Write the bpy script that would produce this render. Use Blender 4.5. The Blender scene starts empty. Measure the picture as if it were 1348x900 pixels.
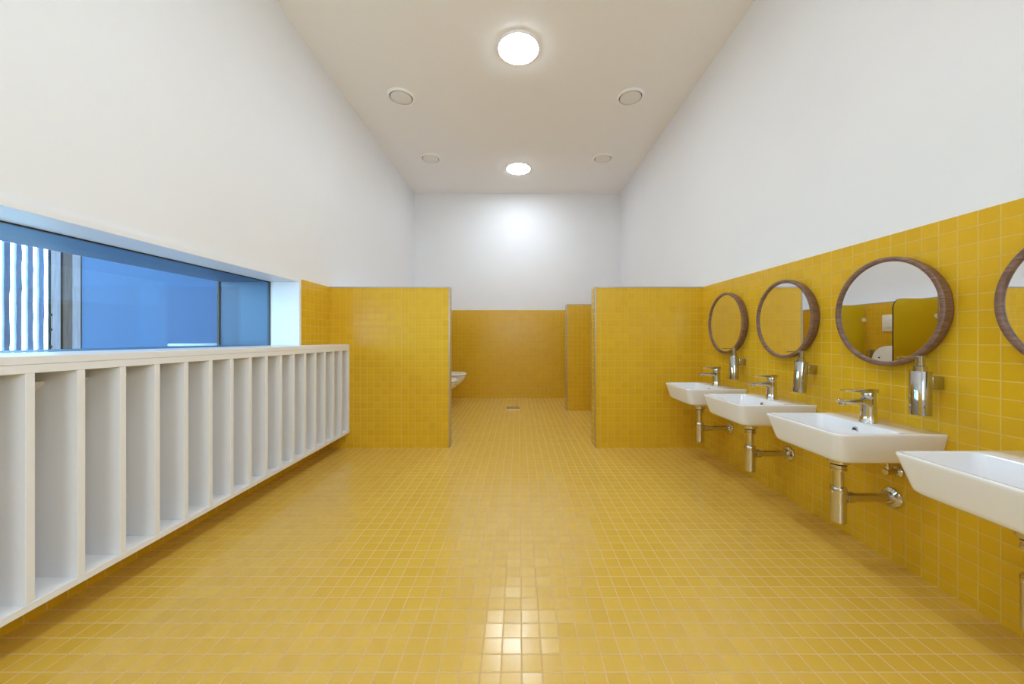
import bpy, bmesh, math, random
from mathutils import Vector, Matrix
random.seed(4)
C = bpy.context.scene.collection
PI = math.pi

# ------------------------------------------------------------------ materials
def new_mat(name):
    m = bpy.data.materials.new(name); m.use_nodes = True
    nt = m.node_tree; nt.nodes.clear()
    out = nt.nodes.new('ShaderNodeOutputMaterial')
    return m, nt, out

def N(nt, typ, **kw):
    n = nt.nodes.new(typ)
    for k, v in kw.items():
        if k in n.inputs: n.inputs[k].default_value = v
        else: setattr(n, k, v)
    return n

def plain(name, col, rough=.5, metal=0., spec=.5, noise=0., nscale=30., bump=0., coat=0.):
    m, nt, out = new_mat(name)
    p = N(nt, 'ShaderNodeBsdfPrincipled')
    p.inputs['Base Color'].default_value = (*col, 1)
    p.inputs['Roughness'].default_value = rough
    p.inputs['Metallic'].default_value = metal
    p.inputs['Specular IOR Level'].default_value = spec
    p.inputs['Coat Weight'].default_value = coat
    nt.links.new(p.outputs[0], out.inputs[0])
    if noise or bump:
        g = N(nt, 'ShaderNodeNewGeometry')
        t = N(nt, 'ShaderNodeTexNoise'); t.inputs['Scale'].default_value = nscale; t.inputs['Detail'].default_value = 4
        nt.links.new(g.outputs['Position'], t.inputs['Vector'])
        if noise:
            r = N(nt, 'ShaderNodeValToRGB')
            r.color_ramp.elements[0].position = .3; r.color_ramp.elements[1].position = .7
            r.color_ramp.elements[0].color = (*[c*(1-noise) for c in col], 1)
            r.color_ramp.elements[1].color = (*[min(1, c*(1+noise)) for c in col], 1)
            nt.links.new(t.outputs['Fac'], r.inputs[0]); nt.links.new(r.outputs[0], p.inputs['Base Color'])
        if bump:
            b = N(nt, 'ShaderNodeBump'); b.inputs['Strength'].default_value = bump; b.inputs['Distance'].default_value = .002
            nt.links.new(t.outputs['Fac'], b.inputs['Height']); nt.links.new(b.outputs[0], p.inputs['Normal'])
    return m

def tile_mat(name, axes, phase, c1, c2, grout, rough, spec=.5, wob=.02, size=.05, mortar=.0018):
    """square mosaic in world metres; axes = the two world axes of the tiled plane"""
    m, nt, out = new_mat(name)
    g = N(nt, 'ShaderNodeNewGeometry')
    s = N(nt, 'ShaderNodeSeparateXYZ'); nt.links.new(g.outputs['Position'], s.inputs[0])
    cb = N(nt, 'ShaderNodeCombineXYZ')
    for k in range(2):
        a = N(nt, 'ShaderNodeMath', operation='SUBTRACT'); a.inputs[1].default_value = phase[k] - size*200
        nt.links.new(s.outputs[axes[k]], a.inputs[0]); nt.links.new(a.outputs[0], cb.inputs[k])
    br = N(nt, 'ShaderNodeTexBrick'); br.offset = 0; br.squash = 1; br.offset_frequency = 1; br.squash_frequency = 1
    for k, v in (('Scale', 1), ('Mortar Size', mortar), ('Mortar Smooth', .25), ('Bias', 0), ('Brick Width', size), ('Row Height', size)):
        br.inputs[k].default_value = v
    br.inputs['Color1'].default_value = (*c1, 1); br.inputs['Color2'].default_value = (*c2, 1); br.inputs['Mortar'].default_value = (*grout, 1)
    nt.links.new(cb.outputs[0], br.inputs['Vector'])
    # every tile sits at a very slightly different tilt
    sc = N(nt, 'ShaderNodeVectorMath', operation='SCALE'); sc.inputs['Scale'].default_value = 1/size
    nt.links.new(cb.outputs[0], sc.inputs[0])
    fl = N(nt, 'ShaderNodeVectorMath', operation='FLOOR'); nt.links.new(sc.outputs[0], fl.inputs[0])
    wn = N(nt, 'ShaderNodeTexWhiteNoise', noise_dimensions='3D'); nt.links.new(fl.outputs[0], wn.inputs['Vector'])
    sb = N(nt, 'ShaderNodeVectorMath', operation='SUBTRACT'); sb.inputs[1].default_value = (.5, .5, .5)
    nt.links.new(wn.outputs['Color'], sb.inputs[0])
    sw = N(nt, 'ShaderNodeVectorMath', operation='SCALE'); sw.inputs['Scale'].default_value = wob
    nt.links.new(sb.outputs[0], sw.inputs[0])
    ad = N(nt, 'ShaderNodeVectorMath', operation='ADD'); nt.links.new(g.outputs['Normal'], ad.inputs[0]); nt.links.new(sw.outputs[0], ad.inputs[1])
    nm = N(nt, 'ShaderNodeVectorMath', operation='NORMALIZE'); nt.links.new(ad.outputs[0], nm.inputs[0])
    bu = N(nt, 'ShaderNodeBump', invert=True); bu.inputs['Strength'].default_value = .5; bu.inputs['Distance'].default_value = .0012
    nt.links.new(br.outputs['Fac'], bu.inputs['Height']); nt.links.new(nm.outputs[0], bu.inputs['Normal'])
    p = N(nt, 'ShaderNodeBsdfPrincipled'); p.inputs['Specular IOR Level'].default_value = spec
    ro = N(nt, 'ShaderNodeMapRange'); ro.inputs['To Min'].default_value = rough; ro.inputs['To Max'].default_value = .8
    nt.links.new(br.outputs['Fac'], ro.inputs['Value']); nt.links.new(ro.outputs[0], p.inputs['Roughness'])
    nt.links.new(br.outputs['Color'], p.inputs['Base Color']); nt.links.new(bu.outputs[0], p.inputs['Normal'])
    nt.links.new(p.outputs[0], out.inputs[0])
    return m

def wood_mat(name, dark, light, stretch, scale=14, rough=.4):
    m, nt, out = new_mat(name)
    tc = N(nt, 'ShaderNodeNewGeometry')
    mp = N(nt, 'ShaderNodeMapping'); mp.inputs['Scale'].default_value = stretch
    nt.links.new(tc.outputs['Position'], mp.inputs['Vector'])
    t = N(nt, 'ShaderNodeTexNoise'); t.inputs['Scale'].default_value = scale; t.inputs['Detail'].default_value = 6; t.inputs['Distortion'].default_value = .6
    nt.links.new(mp.outputs[0], t.inputs['Vector'])
    r = N(nt, 'ShaderNodeValToRGB'); r.color_ramp.elements[0].position = .32; r.color_ramp.elements[1].position = .68
    r.color_ramp.elements[0].color = (*dark, 1); r.color_ramp.elements[1].color = (*light, 1)
    p = N(nt, 'ShaderNodeBsdfPrincipled'); p.inputs['Roughness'].default_value = rough
    nt.links.new(t.outputs['Fac'], r.inputs[0]); nt.links.new(r.outputs[0], p.inputs['Base Color']); nt.links.new(p.outputs[0], out.inputs[0])
    return m

def glass_mat(name, tint):
    m, nt, out = new_mat(name)
    a = N(nt, 'ShaderNodeBsdfTransparent'); a.inputs[0].default_value = (*tint, 1)
    b = N(nt, 'ShaderNodeBsdfGlossy'); b.inputs['Roughness'].default_value = .005; b.inputs[0].default_value = (1, 1, 1, 1)
    # thin-pane reflectance, the same from both faces: .04 + .96 (1 - |cos|)^5
    g = N(nt, 'ShaderNodeNewGeometry')
    d = N(nt, 'ShaderNodeVectorMath', operation='DOT_PRODUCT'); nt.links.new(g.outputs['Incoming'], d.inputs[0]); nt.links.new(g.outputs['Normal'], d.inputs[1])
    ab = N(nt, 'ShaderNodeMath', operation='ABSOLUTE'); nt.links.new(d.outputs['Value'], ab.inputs[0])
    iv = N(nt, 'ShaderNodeMath', operation='SUBTRACT'); iv.inputs[0].default_value = 1; nt.links.new(ab.outputs[0], iv.inputs[1])
    pw = N(nt, 'ShaderNodeMath', operation='POWER'); pw.inputs[1].default_value = 5; nt.links.new(iv.outputs[0], pw.inputs[0])
    f = N(nt, 'ShaderNodeMath', operation='MULTIPLY_ADD'); f.inputs[1].default_value = .96; f.inputs[2].default_value = .04; nt.links.new(pw.outputs[0], f.inputs[0])
    x = N(nt, 'ShaderNodeMixShader'); nt.links.new(f.outputs[0], x.inputs[0]); nt.links.new(a.outputs[0], x.inputs[1]); nt.links.new(b.outputs[0], x.inputs[2])
    nt.links.new(x.outputs[0], out.inputs[0])
    return m

def emit_mat(name, col, strength):
    m, nt, out = new_mat(name)
    e = N(nt, 'ShaderNodeEmission'); e.inputs[0].default_value = (*col, 1); e.inputs[1].default_value = strength
    nt.links.new(e.outputs[0], out.inputs[0])
    return m

Y1, Y2, GR = (.68, .405, .014), (.645, .375, .011), (.70, .46, .09)
M = {}
M['tile_floor'] = tile_mat('yellow floor mosaic', (0, 1), (.008, .020), (.66, .425, .060), (.63, .395, .050), (.66, .44, .17), .22, .9, wob=.045, mortar=.0021)
M['tile_side']  = tile_mat('yellow mosaic on side walls', (1, 2), (.0165, .031), Y1, Y2, GR, .26, .32, wob=.025)
M['tile_cross'] = tile_mat('yellow mosaic on cross walls', (0, 2), (.044, .034), Y1, Y2, GR, .26, .32, wob=.025)
M['tile_top']   = tile_mat('yellow mosaic on wall tops', (0, 1), (.0, .0), Y1, Y2, GR, .26, .32)
M['plaster']    = plain('white wall paint', (.79, .795, .825), .55, noise=.01, nscale=2.5, bump=.05)
M['ceiling']    = plain('white ceiling paint', (.92, .92, .94), .7)
M['lacquer']    = plain('white lacquered board', (.79, .79, .81), .35)
M['ceramic']    = plain('white glazed ceramic', (.82, .83, .87), .06, coat=.3)
M['plastic']    = plain('white plastic', (.82, .80, .78), .3)
M['vent']       = plain('white powder coated metal', (.93, .92, .92), .45)
M['vent_disc']  = plain('white enamelled valve disc', (.84, .82, .81), .45)
M['chrome']     = plain('polished chrome', (.66, .66, .67), .06, 1)
M['steel']      = plain('polished steel', (.46, .45, .44), .09, 1)
M['nickel']     = plain('dull chrome', (.62, .59, .54), .14, 1)
M['trim']       = plain('brushed aluminium trim', (.42, .40, .39), .32, 1)
M['dark']       = plain('black rubber and shaded gaps', (.012, .012, .014), .5)  # rubber seals, and the shade painted into gaps and holes
M['edge']       = plain('dark laminate core', (.03, .026, .02), .5)
M['panel']      = plain('yellow compact laminate', (.58, .42, .008), .3)
M['mirror']     = plain('mirror silvering', (.90, .90, .88), .0, 1)
M['walnut']     = wood_mat('walnut', (.11, .055, .035), (.26, .145, .10), (1, 1, 6), 30, .38)
M['larch']      = wood_mat('weathered larch', (.80, .57, .56), (.95, .78, .76), (6, 6, .4), 12, .6)
M['larch_shaded'] = wood_mat('larch in shade', (.30, .18, .14), (.42, .27, .22), (6, 6, .4), 12, .6)  # shaded copy of the larch, with the shade put into its colour
M['slat']       = wood_mat('grey weathered larch', (.15, .165, .24), (.22, .23, .31), (6, 6, .5), 9, .7)
M['blue']       = plain('sky blue wall paint', (.24, .41, .68), .5)
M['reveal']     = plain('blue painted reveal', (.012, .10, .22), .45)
M['corr_floor'] = plain('pale grey linoleum', (.66, .68, .68), .35)
M['glass']      = glass_mat('blue tinted glass', (.84, .94, .98))
M['clear']      = glass_mat('clear glass', (.96, .98, .98))
M['lamp']       = emit_mat('lamp diffuser', (.80, .91, 1), 78)
M['red']        = plain('red enamel dot', (.5, .02, .02), .3)

# ------------------------------------------------------------------ mesh helpers
def box(bm, x0, x1, y0, y1, z0, z1, mi=0):
    v = [bm.verts.new(p) for p in ((x0,y0,z0),(x1,y0,z0),(x1,y1,z0),(x0,y1,z0),(x0,y0,z1),(x1,y0,z1),(x1,y1,z1),(x0,y1,z1))]
    fs = []
    for q in ((0,3,2,1),(4,5,6,7),(0,1,5,4),(1,2,6,5),(2,3,7,6),(3,0,4,7)):
        f = bm.faces.new([v[i] for i in q]); f.material_index = mi; fs.append(f)
    return fs          # bottom, top, -y, +x, +y, -x

def bevel(bm, w, seg=2):
    bmesh.ops.bevel(bm, geom=bm.edges[:], offset=w, segments=seg, profile=.5, affect='EDGES', clamp_overlap=True)

def rbox(x0, x1, y0, y1, z0, z1, w=.002, seg=2):
    bm = bmesh.new(); box(bm, x0, x1, y0, y1, z0, z1); bevel(bm, w, seg); return bm

def loft(bm, loops, cap0=True, cap1=True, mi=0):
    rows = [[bm.verts.new(p) for p in L] for L in loops]
    n = len(rows[0])
    for a, b in zip(rows, rows[1:]):
        for i in range(n):
            f = bm.faces.new((a[i], a[(i+1) % n], b[(i+1) % n], b[i])); f.material_index = mi
    if cap0: bm.faces.new(rows[0][::-1]).material_index = mi
    if cap1: bm.faces.new(rows[-1]).material_index = mi

def lathe(bm, prof, axis='z', origin=(0,0,0), n=40, cap=True, closed=False):
    """prof = [(radius, height)]; revolved about an axis through origin"""
    o = Vector(origin); loops = []
    for r, h in prof:
        L = []
        for k in range(n):
            a = 2*PI*k/n; c, s = r*math.cos(a), r*math.sin(a)
            p = {'z': (c, s, h), 'x': (h, c, s), 'y': (s, h, c)}[axis]
            L.append(o + Vector(p))
        loops.append(L)
    if closed:
        loops.append(loops[0])
        rows = [[bm.verts.new(p) for p in L] for L in loops[:-1]]; rows.append(rows[0])
        for a, b in zip(rows, rows[1:]):
            for i in range(n): bm.faces.new((a[i], a[(i+1) % n], b[(i+1) % n], b[i]))
    else:
        loft(bm, loops, cap, cap)
    bmesh.ops.recalc_face_normals(bm, faces=bm.faces[:])

def tube(bm, pts, r, n=14):
    pts = [Vector(p) for p in pts]; loops = []
    for i, p in enumerate(pts):
        d = (pts[min(i+1, len(pts)-1)] - pts[max(i-1, 0)]).normalized()
        u = d.orthogonal().normalized() if abs(d.z) > .95 else d.cross(Vector((0,0,1))).normalized()
        w = d.cross(u).normalized()
        loops.append([p + (u*math.cos(2*PI*k/n) + w*math.sin(2*PI*k/n))*r for k in range(n)])
    loft(bm, loops); bmesh.ops.recalc_face_normals(bm, faces=bm.faces[:])

def rrect(u0, u1, v0, v1, r, z, m=6, rb=None):
    """rounded rectangle loop; r = corner radius at the v1 side, rb at the v0 side"""
    rb = r if rb is None else rb
    out = []
    for cx, cy, a0, rr in ((u1, v1, 0, r), (u0, v1, PI/2, r), (u0, v0, PI, rb), (u1, v0, 1.5*PI, rb)):
        sx = -1 if cx == u1 else 1; sy = -1 if cy == v1 else 1
        for k in range(m+1):
            a = a0 + PI/2*k/m
            out.append(Vector((cx + sx*rr + rr*math.cos(a), cy + sy*rr + rr*math.sin(a), z)))
    return out

def obj(name, bm, mats, parent=None, loc=(0,0,0), smooth=None):
    me = bpy.data.meshes.new(name); bm.to_mesh(me); bm.free()
    for m in (mats if isinstance(mats, (list, tuple)) else [mats]): me.materials.append(M[m] if isinstance(m, str) else m)
    if smooth is not None:
        me.shade_smooth(); me.set_sharp_from_angle(angle=math.radians(smooth))
    o = bpy.data.objects.new(name, me); C.objects.link(o); o.location = loc
    if parent: o.parent = parent
    return o

def tag(o, label, cat, group=None):
    o['label'] = label; o['category'] = cat
    if group: o['group'] = group
    return o

def thing(name, label, cat, loc=(0,0,0), group=None):
    o = bpy.data.objects.new(name, None); C.objects.link(o); o.location = loc; o.empty_display_size = .05
    return tag(o, label, cat, group)

def struct(o): o['kind'] = 'structure'; return o

def copy_tree(o, parent=None):
    c = o.copy(); C.objects.link(c)
    if parent: c.parent = parent
    for ch in list(o.children): copy_tree(ch, c)
    return c

def relabel(o, label, loc=None):
    o['label'] = label
    if loc: o.location = loc
    return o

# ------------------------------------------------------------------ the place, in metres (camera stands at x=0, y=0, z=.8 and looks along +y)
XL, XR, YF, YB, ZC, ZT = -1.385, 1.35, -2.2, 4.85, 2.735, 1.175
YP = 2.656                                  # front face of the tiled partitions
XO = -1.885                                 # far side of the thick left wall
XC = -4.4                                   # window wall of the neighbouring room
WY0, WY1, WZ0 = -.02, 2.297, .733           # opening in the left wall

bm = bmesh.new(); box(bm, XL-.01, XR+.01, YF-.01, YB+.01, -.12, 0); struct(obj('floor', bm, 'tile_floor'))
bm = bmesh.new(); box(bm, XL-.5, XR+.15, YF-.15, YB+.15, ZC, ZC+.15); struct(obj('ceiling', bm, 'ceiling'))

# right wall: plaster, with a tiled slab up to ZT
bm = bmesh.new(); RY0, RY1, RZ0, RZ1 = -1.95, -.75, ZT, 2.25
box(bm, XR+.006, XR+.16, YF-.15, RY0, -.12, ZC); box(bm, XR+.006, XR+.16, RY1, YB+.15, -.12, ZC)
box(bm, XR+.006, XR+.16, RY0, RY1, -.12, RZ0); box(bm, XR+.006, XR+.16, RY0, RY1, RZ1, ZC)
box(bm, XR, XR+.006, YF, YB, 0, ZT, 1); struct(obj('wall_right', bm, ['plaster', 'tile_side']))
w5 = struct(bpy.data.objects.new('window_added_daylight', None)); C.objects.link(w5)  # unseen window, added to bring bluish daylight onto the pigeonholes and left wall
bm = bmesh.new()
for a in ((RY0, RY1, RZ0, RZ0+.06), (RY0, RY1, RZ1-.06, RZ1), (RY0, RY0+.06, RZ0+.06, RZ1-.06), (RY1-.06, RY1, RZ0+.06, RZ1-.06)): box(bm, XR+.04, XR+.10, *a)
struct(obj('window_frame', bm, 'lacquer', w5))
bm = bmesh.new(); box(bm, XR+.068, XR+.075, RY0+.06, RY1-.06, RZ0+.06, RZ1-.06); struct(obj('window_pane', bm, 'clear', w5))
# back wall
bm = bmesh.new(); box(bm, XL-.5, XR+.006, YB+.006, YB+.15, -.12, ZC)
box(bm, XL, XR, YB, YB+.006, 0, ZT, 1); struct(obj('wall_back', bm, ['plaster', 'tile_cross']))
# left wall, half a metre thick, round the long internal window
bm = bmesh.new()
box(bm, XO, XL-.006, -6.6, WY0, -.12, ZC); box(bm, XO, XL-.006, WY1, 6.2, -.12, ZC)
box(bm, XO, XL-.006, WY0, WY1, -.12, WZ0); box(bm, XO, XL-.006, WY0, WY1, ZT, ZC)
for f in bm.faces:
    if f.calc_center_median().x < XO+.001: f.material_index = 2
box(bm, XL-.006, XL, YF, WY0, 0, ZT, 1); box(bm, XL-.006, XL, WY1, YB, 0, ZT, 1); box(bm, XL-.006, XL, WY0, WY1, 0, WZ0, 1)
struct(obj('wall_left', bm, ['plaster', 'tile_side', 'plaster']))
# wall behind the camera with a wide window
bm = bmesh.new()
FX0, FX1, FZ0, FZ1 = -.75, .35, .80, 1.80
box(bm, XL-.006, FX0, YF-.15, YF, -.12, ZC); box(bm, FX1, XR+.006, YF-.15, YF, -.12, ZC)
box(bm, FX0, FX1, YF-.15, YF, -.12, FZ0); box(bm, FX0, FX1, YF-.15, YF, FZ1, ZC)
struct(obj('wall_front', bm, 'plaster'))
wf = struct(bpy.data.objects.new('window_3', None)); C.objects.link(wf)
bm = bmesh.new()
for a in ((FX0, FX1, FZ0, FZ0+.06), (FX0, FX1, FZ1-.06, FZ1), (FX0, FX0+.06, FZ0+.06, FZ1-.06), (FX1-.06, FX1, FZ0+.06, FZ1-.06), (-.23, -.17, FZ0+.06, FZ1-.06)):
    box(bm, a[0], a[1], YF-.10, YF-.04, a[2], a[3])
struct(obj('window_frame', bm, 'lacquer', wf))
bm = bmesh.new(); box(bm, FX0+.06, FX1-.06, YF-.075, YF-.068, FZ0+.06, FZ1-.06); struct(obj('window_pane', bm, 'clear', wf))

# ---- tiled partitions and the low service wall behind the toilets
def partition(name, x0, x1, y0, y1, free, xphase):
    m = M['tile_cross'] if xphase is None else xphase
    bm = bmesh.new(); fs = box(bm, x0, x1, y0, y1, 0, ZT)
    fs[3].material_index = fs[5].material_index = 1; fs[1].material_index = 2
    o = struct(obj(name, bm, [m, 'tile_side', 'tile_top']))
    t = .007
    bm = bmesh.new(); e = .0015
    for yy in ((y0-e, y0+t), (y1-t, y1+e)):                               # profiles along the top edges
        box(bm, x0+.001, x1-.001, yy[0], yy[1], ZT-t, ZT+e)
    xx = (x1-t, x1+e) if free > 0 else (x0-e, x0+t)
    for yy in ((y0-e, y0+t), (y1-t, y1+e)):                               # profiles down the free corner
        box(bm, xx[0], xx[1], yy[0], yy[1], .001, ZT+e)
    struct(obj('metal_edge_profile', bm, 'trim', o))
    return o
cross2 = tile_mat('yellow mosaic right partition', (0, 2), (.0035, .034), Y1, Y2, GR, .26, .32, wob=.025)
partition('wall_partition_left', XL, -.502, YP, YP+.06, 1, None)
partition('wall_partition_right', .560, XR, YP, YP+.12, -1, cross2)
partition('wall_partition_rear', .535, XR, 4.02, 4.13, -1, cross2)
XS = -1.17
bm = bmesh.new(); fs = box(bm, XL, XS, YP+.06, YB, 0, ZT); fs[1].material_index = 1
o = struct(obj('wall_service', bm, ['tile_side', 'plaster']))
bm = bmesh.new(); box(bm, XS-.008, XS+.0015, YP+.062, YB-.001, ZT-.008, ZT+.0015); struct(obj('metal_edge_profile', bm, 'trim', o))

# ---- the internal window: white lining, two blue tinted panes with black seals
w1 = struct(bpy.data.objects.new('window_1', None)); C.objects.link(w1)
bm = bmesh.new()
box(bm, -1.557, XL+.010, WY0, WY1, ZT-.021, ZT); box(bm, -1.557, XL+.010, WY1-.019, WY1, .755, ZT-.021); box(bm, -1.557, XL+.010, WY0, WY0+.019, .755, ZT-.021)
struct(obj('window_lining', bm, 'lacquer', w1))
bm = bmesh.new()
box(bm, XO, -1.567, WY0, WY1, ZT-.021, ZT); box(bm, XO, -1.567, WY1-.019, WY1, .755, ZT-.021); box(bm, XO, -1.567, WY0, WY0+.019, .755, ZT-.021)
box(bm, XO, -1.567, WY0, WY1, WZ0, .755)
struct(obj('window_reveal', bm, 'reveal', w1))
gy0, gy1, gz0, gz1 = WY0+.019, WY1-.019, .755, ZT-.021
for gx in (-1.567, XO+.002):
    bm = bmesh.new(); box(bm, gx, gx+.008, gy0+.004, gy1-.004, gz0+.0003, gz1-.004)
    pn = struct(obj('window_pane', bm, 'glass', w1))
    bm = bmesh.new(); s = .0045 if gx > -1.7 else .0075
    
    if gx > -1.7: box(bm, gx-.002, gx+.011, gy0, gy1, gz1-s*1.1, gz1+.0005)
    box(bm, gx-.002, gx+.011, gy1-s, gy1+.0005, gz0, gz1); box(bm, gx-.002, gx+.011, gy0-.0005, gy0+s, gz0, gz1)
    struct(obj('window_seal', bm, 'dark', pn))

# ---- the neighbouring blue room behind the glass
bm = bmesh.new(); box(bm, XC-.2, XO, -6.6, 6.2, -.12, 0); struct(obj('floor_blue_room', bm, 'corr_floor'))
bm = bmesh.new(); box(bm, XC-.2, XO, -6.6, 6.2, 2.7, 2.85); struct(obj('ceiling_blue_room', bm, 'plaster'))
bm = bmesh.new(); box(bm, XC-.2, XO, 6.0, 6.2, 0, 2.7); struct(obj('wall_blue_room_back', bm, 'plaster'))
bm = bmesh.new(); box(bm, XC-.2, XO, -6.6, -6.4, 0, 2.7); struct(obj('wall_blue_room_front', bm, 'plaster'))
bm = bmesh.new()
A0, A1, B0, B1, HZ0, HZ1 = -6.2, 1.2, 1.5, 3.64, .30, 2.45
box(bm, XC-.2, XC, -6.6, A0, 0, 2.7); box(bm, XC-.2, XC, A1, B0, 0, 2.7); box(bm, XC-.2, XC, B1, 6.2, 0, 2.7)
for a, b in ((A0, A1), (B0, B1)): box(bm, XC-.2, XC, a, b, 0, HZ0); box(bm, XC-.2, XC, a, b, HZ1, 2.7)
struct(obj('wall_blue_room_left', bm, 'blue'))
w2 = struct(bpy.data.objects.new('window_2', None)); C.objects.link(w2)
def upright(name, m, ya, yb, xa, xb, parent):
    bm = bmesh.new(); box(bm, xa, xb, ya, yb, HZ0+.001, HZ1-.001); return struct(obj(name, bm, m, parent))
upright('window_frame', 'larch', 3.574, B1-.0005, XC-.06, XC+.012, w2)
upright('window_frame', 'larch_shaded', 3.512, 3.574, XC-.018, XC+.010, w2)  # flat darker strip stands in for the frame's shaded side
upright('rebate_shade', 'dark', 3.486, 3.512, XC-.016, XC-.008, w2)  # dark strip painted as the shade in the gap beside the sash
sash = upright('window_sash', 'larch', 3.424, 3.488, XC-.010, XC+.002, w2)
upright('rebate_shade', 'dark', 3.410, 3.424, XC-.016, XC-.008, sash)  # same painted shade on the other side of the sash
upright('window_frame', 'larch', B0+.0005, B0+.07, XC-.06, XC+.012, w2)
for za, zb in ((HZ0, HZ0+.06), (HZ1-.06, HZ1)):
    bm = bmesh.new(); box(bm, XC-.06, XC, B0+.07, 3.404, za, zb); struct(obj('window_sash', bm, 'larch', w2))
for z in (.72, .88, 1.02):
    bm = bmesh.new(); lathe(bm, [(.007, z-.012), (.007, z+.012)], origin=(XC+.002, 3.418, 0), n=12); struct(obj('window_hinge', bm, 'dark', sash))
bm = bmesh.new(); box(bm, XC+.0, XC+.014, B1-.0005, B1+.008, HZ0, HZ1); struct(obj('window_seal', bm, 'dark', w2))
bm = bmesh.new(); box(bm, XC-.030, XC-.023, B0+.07, 3.573, HZ0+.06, HZ1-.06); struct(obj('window_pane', bm, 'clear', w2))
w4 = struct(bpy.data.objects.new('window_added_sheen', None)); C.objects.link(w4)  # unseen windows, added to give the left partition its sheen
bm = bmesh.new()
for k in range(6):
    yy = A0 + (A1-A0-.07)*k/5; box(bm, XC-.06, XC+.012, yy, yy+.07, HZ0, HZ1)
box(bm, XC-.058, XC+.01, A0, A1, HZ1-.07, HZ1); box(bm, XC-.058, XC+.01, A0, A1, HZ0, HZ0+.07)
struct(obj('window_frame', bm, 'larch', w4))
bm = bmesh.new(); box(bm, XC-.04, XC-.034, A0+.03, A1-.03, HZ0+.03, HZ1-.03); struct(obj('window_pane', bm, 'clear', w4))

scr = thing('slatted_screen', 'vertical weathered timber slats outside the bright window behind the blue glass', 'screen', (XC-.30, 0, 0))
sy = 3.643
for k in range(26):
    jag = bmesh.new(); zz = -.05; loops = []
    wdt = .039
    for i in range(40):
        e0, e1 = random.uniform(-.002, .002), random.uniform(-.004, .004)
        loops.append([Vector((0, sy-wdt/2+e0, zz)), Vector((.022, sy-wdt/2+e0, zz)), Vector((.022, sy+wdt/2+e1, zz)), Vector((0, sy+wdt/2+e1, zz))])
        zz += 2.7/39
    loft(jag, loops); bmesh.ops.recalc_face_normals(jag, faces=jag.faces[:])
    obj('slat', jag, 'slat', scr)
    sy -= .0803
for z in (.10, 2.46):
    bm = bmesh.new(); box(bm, -.03, -.001, 1.60, 3.68, z, z+.08); obj('batten', bm, 'slat', scr)

tb = thing('round_table', 'white round table top glimpsed through the blue glass just above the sill', 'table', (-3.22, 3.62, 0))
bm = bmesh.new(); lathe(bm, [(.0, .722), (.19, .722), (.20, .728), (.20, .742), (.195, .748), (.0, .748)], n=48, cap=False); bmesh.ops.remove_doubles(bm, verts=bm.verts[:], dist=1e-5); obj('tabletop', bm, 'plastic', tb, smooth=40)
bm = bmesh.new(); lathe(bm, [(.03, .025), (.025, .06), (.025, .722)]); obj('column', bm, 'nickel', tb, smooth=40)
bm = bmesh.new(); lathe(bm, [(.16, 0), (.165, .01), (.14, .02), (.03, .028)]); obj('foot', bm, 'nickel', tb, smooth=40)

# ------------------------------------------------------------------ white pigeonhole unit under the window, with its counter
XF = -1.236
sill = thing('countertop', 'long white board forming the window sill and the top of the pigeonholes', 'countertop', (0, 0, 0))
bm = rbox(XL+.0015, XF, .05, YP-.001, .7335, .755, .0012, 1); obj('front_board', bm, 'lacquer', sill)
bm = rbox(-1.5565, XL+.0012, WY0+.0205, WY1-.0205, .7335, .755, .0008, 1); obj('sill_board', bm, 'lacquer', sill)
cub = thing('pigeonhole_unit', 'long white wall-hung shelf unit of tall narrow open pigeonholes along the left wall', 'shelf unit', (0, 0, 0))
y_first, y_last, pitch, th = .911, 2.638, (2.638-.911)/16, .018
yA = y_first - 8*pitch
bm = rbox(XL+.001, XF, yA, YP-.001, .711, .7328, .0008, 1); obj('top_board', bm, 'lacquer', cub)
bm = rbox(XL+.001, XF, yA, YP-.001, .109, .129, .0008, 1); obj('bottom_board', bm, 'lacquer', cub)
bm = bmesh.new(); box(bm, XL+.001, XL+.010, yA, YP-.001, .129, .711); obj('back_panel', bm, 'lacquer', cub)
bm = rbox(XL+.010, XF-.0003, 0, th, .129, .711, .0008, 1); dv = obj('divider', bm, 'lacquer', cub, (0, yA, 0))
for k in range(-7, 17):
    d = dv.copy(); C.objects.link(d); d.location = (0, y_first + k*pitch, 0)
# bevelled hanging batten in the upper back corner of the pigeonholes nearest the camera
bm = bmesh.new(); bx = XL+.010
for k in range(-8, 3):
    ya, yb = y_first + k*pitch + th, y_first + (k+1)*pitch
    loft(bm, [[Vector((bx, yy, .679)), Vector((bx+.045, yy, .679)), Vector((bx+.042, yy, .672)), Vector((bx, yy, .632))] for yy in (ya, yb)])
bmesh.ops.recalc_face_normals(bm, faces=bm.faces[:]); obj('hanging_batten', bm, 'lacquer', cub)

# ------------------------------------------------------------------ wash places along the right wall
CY = [2.316, 1.811, 1.310, .808]
place = ['beside the tiled partition', 'second from the partition', 'third from the partition', 'cut off by the right photo edge']

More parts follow.
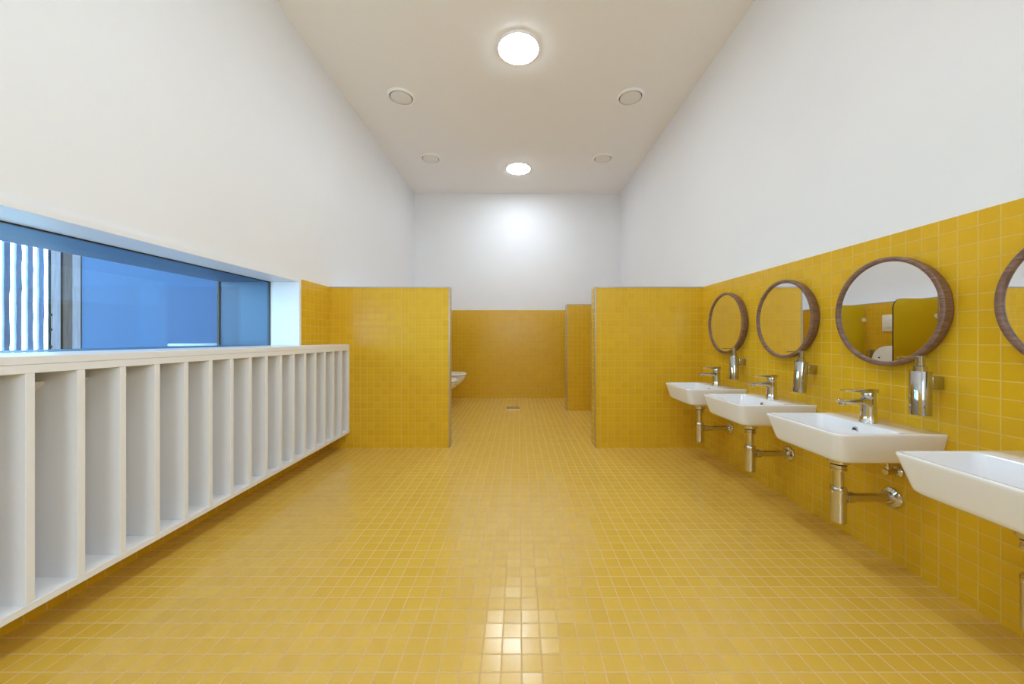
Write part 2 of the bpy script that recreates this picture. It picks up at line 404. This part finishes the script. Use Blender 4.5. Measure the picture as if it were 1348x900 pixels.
# washbasin: local x runs from the wall (0) into the room (-), y along the wall
def basin():
    t = thing('washbasin', 'white rectangular wall-hung washbasin ' + place[0], 'washbasin', (XR, CY[0], 0), 'washbasins along the right wall')
    sec = [  # z, half width, v0, v1, radius
        (.372, .045, .150, .240, .02), (.378, .085, .110, .270, .03), (.392, .128, .050, .302, .04),
        (.4005, .149, .004, .321, .035), (.406, .1535, 0, .326, .034), (.414, .156, 0, .329, .033),
        (.486, .1700, 0, .3475, .027), (.493, .1715, 0, .3493, .026), (.4962, .1708, 0, .3486, .026), (.4975, .1690, .001, .3468, .025),
        (.4975, .1615, .128, .3385, .020), (.4962, .1592, .1300, .3365, .021), (.492, .1575, .1315, .334, .022),
        (.440, .1400, .140, .300, .035), (.424, .1280, .147, .283, .040), (.416, .100, .160, .255, .035), (.4135, .028, .170, .226, .02)]
    bm = bmesh.new(); loops = []
    for i, (z, u, v0, v1, r) in enumerate(sec):
        rb = .004 if 3 <= i <= 9 else r
        L = rrect(-u, u, v0, v1, min(r, u*.9), z, rb=min(rb, u*.9))
        loops.append([Vector((-p.y, p.x, p.z)) for p in L])
    loft(bm, loops); bmesh.ops.recalc_face_normals(bm, faces=bm.faces[:])
    obj('bowl', bm, 'ceramic', t, smooth=50)
    # overflow hole in the bowl wall under the tap
    bm = bmesh.new(); lathe(bm, [(.0115, -.003), (.0115, .0015), (.0085, .0025), (.0085, -.003)], 'x', (0, 0, 0), 28, closed=True)
    ov = obj('overflow_ring', bm, 'chrome', t, smooth=40); ov.location = (-.1350, 0, .470); ov.rotation_euler = (0, PI - math.radians(11), 0)
    bm = bmesh.new(); lathe(bm, [(.0086, -.002), (.0086, .0008)], 'x', (0, 0, 0), 24); h = obj('overflow_hole', bm, 'dark', ov)
    bm = bmesh.new(); lathe(bm, [(.021, .4137), (.022, .416), (.016, .418), (.004, .419)], origin=(-.195, 0, 0)); obj('drain_plug', bm, 'chrome', t, smooth=40)
    return t

def faucet():
    t = thing('faucet', 'chrome single-lever tap on the washbasin ' + place[0], 'faucet', (XR-.087, CY[0], .4975), 'taps on the washbasins')
    bm = bmesh.new(); lathe(bm, [(.0265, 0), (.0265, .003), (.0248, .006), (.0235, .03), (.0222, .060), (.0215, .0845), (.020, .0862)])
    obj('body', bm, 'chrome', t, smooth=35)
    # spout: flat bar growing out of the body and thinning to the tip
    sp = []
    for x, w, z0, z1 in ((.010, .0205, .052, .0856), (-.012, .0200, .056, .0856), (-.030, .0185, .0660, .0850), (-.065, .0165, .0680, .0835), (-.098, .0150, .0705, .0825), (-.108, .0135, .0730, .0815), (-.1095, .010, .075, .080)):
        L = rrect(-w, w, z0, z1, min((z1-z0)*.35, .005), 0, 4)
        sp.append([Vector((x, p.x, p.y)) for p in L])
    bm = bmesh.new(); loft(bm, sp); bmesh.ops.recalc_face_normals(bm, faces=bm.faces[:]); spo = obj('spout', bm, 'chrome', t, smooth=40)
    bm = bmesh.new(); lathe(bm, [(.0095, .0620), (.0108, .0632), (.0108, .0715)], origin=(-.094, 0, 0), n=24); obj('aerator', bm, 'nickel', spo, smooth=40)
    bm = bmesh.new(); lathe(bm, [(.0205, .0875), (.0212, .0885), (.0212, .108), (.020, .110)]); lv = obj('lever_base', bm, 'chrome', t, smooth=40)
    lp = []
    for x, w, z0, z1 in ((.0225, .012, .1085, .1185), (.020, .0185, .1075, .1205), (.0, .0205, .1072, .1212), (-.025, .0190, .1085, .1198), (-.060, .0165, .1110, .1180), (-.088, .0140, .1128, .1165), (-.0925, .011, .1135, .1158)):
        L = rrect(-w, w, z0, z1, min((z1-z0)*.4, .003), 0, 4)
        lp.append([Vector((x, p.x, p.y)) for p in L])
    bm = bmesh.new(); loft(bm, lp); bmesh.ops.recalc_face_normals(bm, faces=bm.faces[:]); obj('lever', bm, 'chrome', t, smooth=40)
    bm = bmesh.new(); lathe(bm, [(.003, 0), (.003, .0008)], 'x', n=16); dot = obj('temperature_dot', bm, 'red', t); dot.location = (-.0232, -.0, .043)
    dot['label'] = 'red dot'
    return t

def trap():
    t = thing('bottle_trap', 'chrome bottle trap under the basin ' + place[0], 'drain trap', (XR, CY[0], 0), 'bottle traps under the washbasins')
    o = (-.195, 0, 0)
    bm = bmesh.new(); lathe(bm, [(.020, .346), (.031, .352), (.033, .358), (.030, .3715)], origin=o); obj('waste_flange', bm, 'nickel', t, smooth=35)
    bm = bmesh.new(); lathe(bm, [(.020, .325), (.0245, .327), (.0245, .333), (.022, .335), (.022, .340), (.0245, .342), (.0245, .346)], origin=o); obj('coupling_nut', bm, 'nickel', t, smooth=30)
    bm = bmesh.new(); lathe(bm, [(.0155, .258), (.0155, .326)], origin=o, n=28); obj('tailpipe', bm, 'nickel', t, smooth=40)
    bm = bmesh.new(); lathe(bm, [(.0215, .139), (.0235, .1415), (.0235, .246), (.0225, .247), (.0245, .2485), (.0245, .262), (.0225, .266), (.016, .267)], origin=o); obj('bottle', bm, 'nickel', t, smooth=30)
    bm = bmesh.new(); lathe(bm, [(.0165, -.174), (.0195, -.172), (.0195, -.148), (.0175, -.146), (.0150, -.145), (.0150, -.012)], 'x', (0, 0, .226), 32); obj('waste_pipe', bm, 'nickel', t, smooth=35)
    bm = bmesh.new(); lathe(bm, [(.036, -.0005), (.0365, -.004), (.034, -.008), (.022, -.013), (.018, -.022), (.0155, -.023)], 'x', (0, 0, .226), 40); obj('wall_mount', bm, 'chrome', t, smooth=35)
    return t

def valve():
    t = thing('angle_valve', 'small chrome angle valve under the basin ' + place[0], 'valve', (XR, CY[0]-.020, .326), 'angle valves under the washbasins')
    bm = bmesh.new(); lathe(bm, [(.019, -.0005), (.019, -.004), (.011, -.009), (.010, -.010)], 'x', n=28); obj('wall_mount', bm, 'chrome', t, smooth=35)
    bm = bmesh.new(); lathe(bm, [(.0085, -.009), (.0085, -.030), (.0115, -.031), (.0115, -.048), (.009, -.050)], 'x', n=24); obj('valve_body', bm, 'nickel', t, smooth=35)
    bm = bmesh.new(); lathe(bm, [(.008, .008), (.008, .022), (.0055, .023), (.0055, .050)], 'z', (-.038, 0, 0), 20); obj('supply_pipe', bm, 'chrome', t, smooth=35)
    return t

def mirror():
    t = thing('mirror', 'round mirror in a walnut frame above the washbasin ' + place[0], 'mirror', (XR, CY[0], .895), 'round mirrors along the right wall')
    bm = bmesh.new()
    lathe(bm, [(.1795, -.032), (.1795, -.0385), (.1805, -.0395), (.1915, -.0395), (.1940, -.0380), (.1945, -.034), (.1930, -.020), (.1890, -.008), (.1860, -.0005), (.15, -.0005), (.15, -.020), (.1795, -.0285)], 'x', n=96, closed=True)
    obj('frame', bm, 'walnut', t, smooth=50)
    bm = bmesh.new(); lathe(bm, [(.1797, -.0290), (.1797, -.0318), (.178, -.0322)], 'x', n=96); obj('mirror_glass', bm, 'mirror', t)
    return t

def dispenser():
    t = thing('soap_dispenser', 'chrome cylindrical soap dispenser on the wall by the mirror ' + place[0], 'soap dispenser', (XR, CY[0]-.148, .555), 'soap dispensers along the right wall')
    o = (-.064, 0, 0)
    bm = bmesh.new(); lathe(bm, [(.0252, .0), (.026, .0008), (.026, .1385), (.0252, .1400), (.018, .1402)], origin=o, n=48); obj('container', bm, 'steel', t, smooth=35)
    bm = bmesh.new(); lathe(bm, [(.0165, .1402), (.0165, .1555), (.0125, .157)], origin=o, n=32); obj('collar', bm, 'steel', t, smooth=35)
    bm = bmesh.new(); lathe(bm, [(.0095, .157), (.0118, .1575), (.0118, .1870), (.0105, .1885)], origin=o, n=32); pu = obj('pump', bm, 'steel', t, smooth=35)
    bm = bmesh.new(); tube(bm, [(-.070, 0, .1855), (-.12, 0, .1852), (-.132, 0, .1845), (-.136, 0, .1825)], .0023); obj('nozzle', bm, 'steel', pu, smooth=60)
    bm = rbox(-.0405, -.0005, -.014, .014, .083, .124, .004, 3); obj('wall_mount', bm, 'steel', t, smooth=35)
    return t

for make, word, dx in ((basin, 'white rectangular wall-hung washbasin ', 0), (faucet, 'chrome single-lever tap on the washbasin ', 0), (trap, 'chrome bottle trap under the basin ', 0),
                   (valve, 'small chrome angle valve under the basin ', 0), (mirror, 'round mirror in a walnut frame above the washbasin ', 0), (dispenser, 'chrome cylindrical soap dispenser on the wall by the mirror ', 0)):
    proto = make(); l0 = proto.location.copy()
    for k in range(1, 4):
        if make in (dispenser, valve) and k == 3: continue
        relabel(copy_tree(proto), word + place[k], (l0.x, l0.y + CY[k] - CY[0], l0.z))
for o in bpy.data.objects:
    if o.name.startswith('soap_dispenser'):
        k = min(range(3), key=lambda i: abs(o.location.y + .148 - CY[i]))
        o['label'] = 'chrome soap dispenser at lower right of the ' + ('round mirror beside the partition', 'second round mirror', 'large round mirror reflecting toilet stalls')[k]
        if k == 1: o.rotation_euler = (math.radians(5), 0, 0); o['label'] += ', slightly tilted'
for o in bpy.data.objects:
    if o.name.startswith('mirror') and o.get('category') == 'mirror':
        k = min(range(4), key=lambda i: abs(o.location.y - CY[i]))
        o['label'] = ('smallest-looking round walnut mirror nearest the tiled partition, reflecting only yellow tiles', 'round walnut mirror second from the tiled partition',
                      'large round walnut mirror reflecting the toilet stalls and flush plate', 'round walnut mirror cut off by the right edge of the photo')[k]

# ------------------------------------------------------------------ ceiling: round lamps and air valves
def lamp(y):
    t = thing('ceiling_light', 'round glowing ceiling light', 'ceiling light', (0, y, ZC), 'round lights down the middle of the ceiling')
    bm = bmesh.new(); lathe(bm, [(.140, -.0005), (.140, -.010), (.132, -.013), (.132, -.0005)], n=64, closed=True); obj('rim', bm, 'vent', t, smooth=40)
    bm = bmesh.new(); lathe(bm, [(.1315, -.003), (.131, -.014), (.12, -.018), (.06, -.0205), (.005, -.021)], n=64); obj('diffuser', bm, 'lamp', t, smooth=60)
    return t
for y, lb in ((2.42, 'round glowing ceiling light nearer the camera, large bright disc'), (4.13, 'round glowing ceiling light farther away, near the back wall'), (.72, 'round ceiling light above the camera')):
    relabel(lamp(y), lb)
def vent():
    t = thing('ceiling_vent', '', 'ceiling vent', (0, 0, ZC), 'round vents in the ceiling')
    bm = bmesh.new(); lathe(bm, [(.110, -.0005), (.1098, -.007), (.105, -.013), (.098, -.0165), (.0910, -.014), (.0885, -.009), (.0885, -.0005)], n=64, closed=True); obj('outer_ring', bm, 'vent', t, smooth=45)
    bm = bmesh.new(); lathe(bm, [(.04, -.0015), (.080, -.007), (.0825, -.0105), (.079, -.0135), (.03, -.0145), (.003, -.0148)], n=64); obj('valve_disc', bm, 'vent_disc', t, smooth=45)
    bm = bmesh.new(); lathe(bm, [(.0884, -.0004), (.0884, -.0012)], n=48); obj('shadow_gap', bm, 'dark', t)  # black disc stands in for the shade behind the valve disc
    return t
v0 = vent()
for i, (x, y, lb) in enumerate(((-.940, 2.91, 'round white vent on the left of the ceiling beside the nearer light'), (.897, 2.91, 'round white vent on the right of the ceiling beside the nearer light'),
                                (-.943, 3.90, 'round white vent on the left of the ceiling beside the far light'), (.905, 3.90, 'round white vent on the right of the ceiling beside the far light'))):
    relabel(v0 if i == 0 else copy_tree(v0), lb, (x, y, ZC))

# ------------------------------------------------------------------ floor drain
dr = thing('floor_drain', 'small square chrome floor drain in the yellow floor beyond the partitions', 'floor drain', (-.065, 4.15, 0))
bm = bmesh.new()
for a in ((-.075, .075, -.075, -.06), (-.075, .075, .06, .075), (-.075, -.06, -.06, .06), (.06, .075, -.06, .06)): box(bm, a[0], a[1], a[2], a[3], .0002, .0030)
obj('drain_frame', bm, 'chrome', dr)
bm = bmesh.new(); box(bm, -.060, .060, -.060, .060, .0002, .0008); obj('drain_recess', bm, 'edge', dr)
bm = rbox(-.050, .050, -.050, .050, .0008, .0028, .0006, 1); obj('drain_cover', bm, 'chrome', dr)

# ------------------------------------------------------------------ toilets, flush plates, dividers
def egg(fr, back, hw, z, n=40):
    """egg-shaped plan: +x front at fr, back at 'back'"""
    out = []; cx = back + (fr-back)*.52
    for k in range(n):
        a = 2*PI*k/n; c, s = math.cos(a), math.sin(a)
        x = cx + (fr-cx)*c if c > 0 else cx + (cx-back)*(-1)*min(1, abs(c)**.55)
        y = hw*(abs(s)**(.9 if c > 0 else .7))*(1 if s >= 0 else -1)
        out.append(Vector((x, y, z)))
    return out
def toilet():
    t = thing('toilet', '', 'toilet', (XS, 0, 0), 'wall-hung toilets behind the left partition')
    bm = bmesh.new()
    loft(bm, [egg(.12, .0005, .055, .075), egg(.18, .0005, .085, .10), egg(.25, .0005, .105, .14), egg(.335, .0005, .122, .19), egg(.42, .0005, .138, .23), egg(.478, .0005, .150, .262), egg(.515, .0005, .160, .30), egg(.532, .0005, .166, .325), egg(.542, .0005, .170, .352), egg(.545, .0005, .171, .360),
              egg(.535, .06, .160, .362), egg(.500, .14, .125, .360), egg(.480, .16, .110, .30), egg(.42, .20, .07, .22)])
    bmesh.ops.recalc_face_normals(bm, faces=bm.faces[:]); obj('bowl', bm, 'ceramic', t, smooth=50)
    bm = bmesh.new()
    rows = [egg(.548, .10, .174, .366), egg(.552, .10, .176, .374), egg(.545, .10, .170, .386), egg(.500, .14, .115, .387), egg(.492, .15, .108, .376), egg(.495, .145, .110, .366)]
    vv = [[bm.verts.new(p) for p in L] for L in rows]; vv.append(vv[0])
    for a, b in zip(vv, vv[1:]):
        for i in range(40): bm.faces.new((a[i], a[(i+1) % 40], b[(i+1) % 40], b[i]))
    bmesh.ops.recalc_face_normals(bm, faces=bm.faces[:]); obj('seat', bm, 'plastic', t, smooth=50)
    # raised lid leaning back against the wall
    bm = bmesh.new(); lo = []
    for off, k in ((0, .96), (.004, 1), (.016, 1), (.020, .95)):
        L = egg(.335, .0, .172, 0)
        lo.append([Vector((.085 + off - p.x*.10*1 + 0, (p.y)*k, .392 + (.165 + (p.x-.165)*k)*.99)) for p in L])
    loft(bm, lo); bmesh.ops.recalc_face_normals(bm, faces=bm.faces[:]); ld = obj('lid', bm, 'plastic', t, smooth=45)
    for s in (-1, 1):
        bm = bmesh.new(); lathe(bm, [(.008, .0), (.007, .006)], 'x', (.085, s*.085, .60), 16); obj('buffer', bm, 'edge', ld, smooth=45)
        bm = bmesh.new(); lathe(bm, [(.012, s*.075-.02), (.012, s*.075+.02)], 'y', (.092, 0, .387), 18); obj('hinge', bm, 'chrome', t, smooth=45)
    return t
def flush():
    t = thing('flush_plate', '', 'flush plate', (XS, 0, .955), 'flush plates above the toilets')
    bm = rbox(.0005, .012, -.12, .12, -.085, .085, .004, 3); pl = obj('plate', bm, 'plastic', t, smooth=40)
    bm = rbox(.0122, .019, -.075, .075, -.048, .048, .003, 3); obj('button', bm, 'plastic', t, smooth=40)
    return t
t0, f0 = toilet(), flush()
relabel(t0, 'white wall-hung toilet farther from the partition, its bowl showing against the back wall', (XS, 4.33, 0))
relabel(copy_tree(t0), 'white wall-hung toilet nearer the partition, mostly hidden behind its edge', (XS, 3.66, 0))
relabel(f0, 'white flush plate seen in the large mirror above the raised toilet lid', (XS, 3.67, .955))
relabel(copy_tree(f0), 'white flush plate above the farther toilet', (XS, 4.33, .955))

def divider_panel():
    t = thing('stall_divider', '', 'divider', (XS, 0, 0), 'yellow dividers between the toilets')
    x0, x1, z0, z1, R = .018, .413, .16, 1.161, .085
    pts = [(x0, z0), (x1-R, z0)] + [(x1-R+R*math.sin(a), z0+R-R*math.cos(a)) for a in [PI/2*k/10 for k in range(1, 11)]]
    pts += [(x1-R+R*math.cos(a), z1-R+R*math.sin(a)) for a in [PI/2*k/10 for k in range(0, 11)]] + [(x0, z1)]
    bm = bmesh.new(); h = .0065
    a = [bm.verts.new((x, -h, z)) for x, z in pts]; b = [bm.verts.new((x, h, z)) for x, z in pts]
    bm.faces.new(a); bm.faces.new(b[::-1])
    n = len(pts)
    for i in range(n): bm.faces.new((a[i], b[i], b[(i+1) % n], a[(i+1) % n])).material_index = 1
    bmesh.ops.recalc_face_normals(bm, faces=bm.faces[:]); obj('panel', bm, ['panel', 'edge'], t)
    for z in (.36, 1.0):
        bm = bmesh.new(); lathe(bm, [(.020, -.012), (.022, -.010), (.022, .010), (.020, .012)], 'y', (.024, 0, z), 24); box(bm, .0005, .022, -.012, .012, z-.018, z+.018)
        obj('wall_clamp', bm, 'plastic', t, smooth=40)
    return t
d0 = divider_panel()
relabel(d0, 'yellow stall divider with rounded corner at the right of the large mirror, nearer the partition', (XS, 3.29, 0))
relabel(copy_tree(d0), 'yellow stall divider at the left of the large mirror, between the two toilets', (XS, 3.985, 0))
bh = thing('wall_holder', 'small dark metal holder on the tiled wall beside the toilet, low in the large mirror', 'holder', (XS, 3.905, .60))
bm = rbox(.0005, .008, -.022, .022, -.02, .08, .002, 2); obj('back_plate', bm, 'trim', bh)
bm = bmesh.new(); tube(bm, [(.006, 0, .06), (.05, 0, .06), (.05, 0, -.06)], .006); obj('arm', bm, 'trim', bh, smooth=50)

# ------------------------------------------------------------------ light and camera
W = bpy.data.worlds.new('World'); bpy.context.scene.world = W; W.use_nodes = True
bg = W.node_tree.nodes['Background']; bg.inputs[0].default_value = (.74, .88, 1, 1); bg.inputs[1].default_value = 14
def area(name, loc, rot, sx, sy, power, col):
    l = bpy.data.lights.new(name, 'AREA'); l.shape = 'RECTANGLE'; l.size = sx; l.size_y = sy; l.energy = power; l.color = col
    o = bpy.data.objects.new(name, l); C.objects.link(o); o.location = loc; o.rotation_euler = rot
    return o
for p in (area('daylight_portal', ((FX0+FX1)/2, YF-.13, (FZ0+FZ1)/2), (PI/2, 0, 0), FX1-FX0, FZ1-FZ0, 1, (1, 1, 1)),
          area('daylight_portal', (XR+.13, (RY0+RY1)/2, (RZ0+RZ1)/2), (0, PI/2, 0), RZ1-RZ0, RY1-RY0, 1, (1, 1, 1)),
          area('daylight_portal', (XC-.12, (B0+B1)/2, (HZ0+HZ1)/2), (0, -PI/2, 0), HZ1-HZ0, B1-B0, 1, (1, 1, 1)),
          area('daylight_portal', (XC-.12, (A0+A1)/2, (HZ0+HZ1)/2), (0, -PI/2, 0), HZ1-HZ0, A1-A0, 1, (1, 1, 1))):
    p.data.cycles.is_portal = True          # portals only steer the sampling of the sky; they emit nothing

cam = bpy.data.cameras.new('Camera'); co = bpy.data.objects.new('Camera', cam); C.objects.link(co)
co.location = (0, 0, .8); co.rotation_euler = (PI/2, 0, 0)
cam.sensor_width = 36; cam.lens = 36*478/1348; cam.shift_x = -8.5/1348; cam.shift_y = -5/1348; cam.clip_start = .01
sc = bpy.context.scene; sc.camera = co
sc.view_settings.view_transform = 'Standard'; sc.view_settings.look = 'None'; sc.view_settings.gamma = 1; sc.view_settings.use_curve_mapping = False
sc.view_settings.exposure = -.05
sc.cycles.use_denoising = True; sc.cycles.seed = 7; sc.cycles.max_bounces = 12; sc.cycles.diffuse_bounces = 8; sc.cycles.glossy_bounces = 6; sc.cycles.transparent_max_bounces = 16
sc.cycles.sample_clamp_indirect = 3
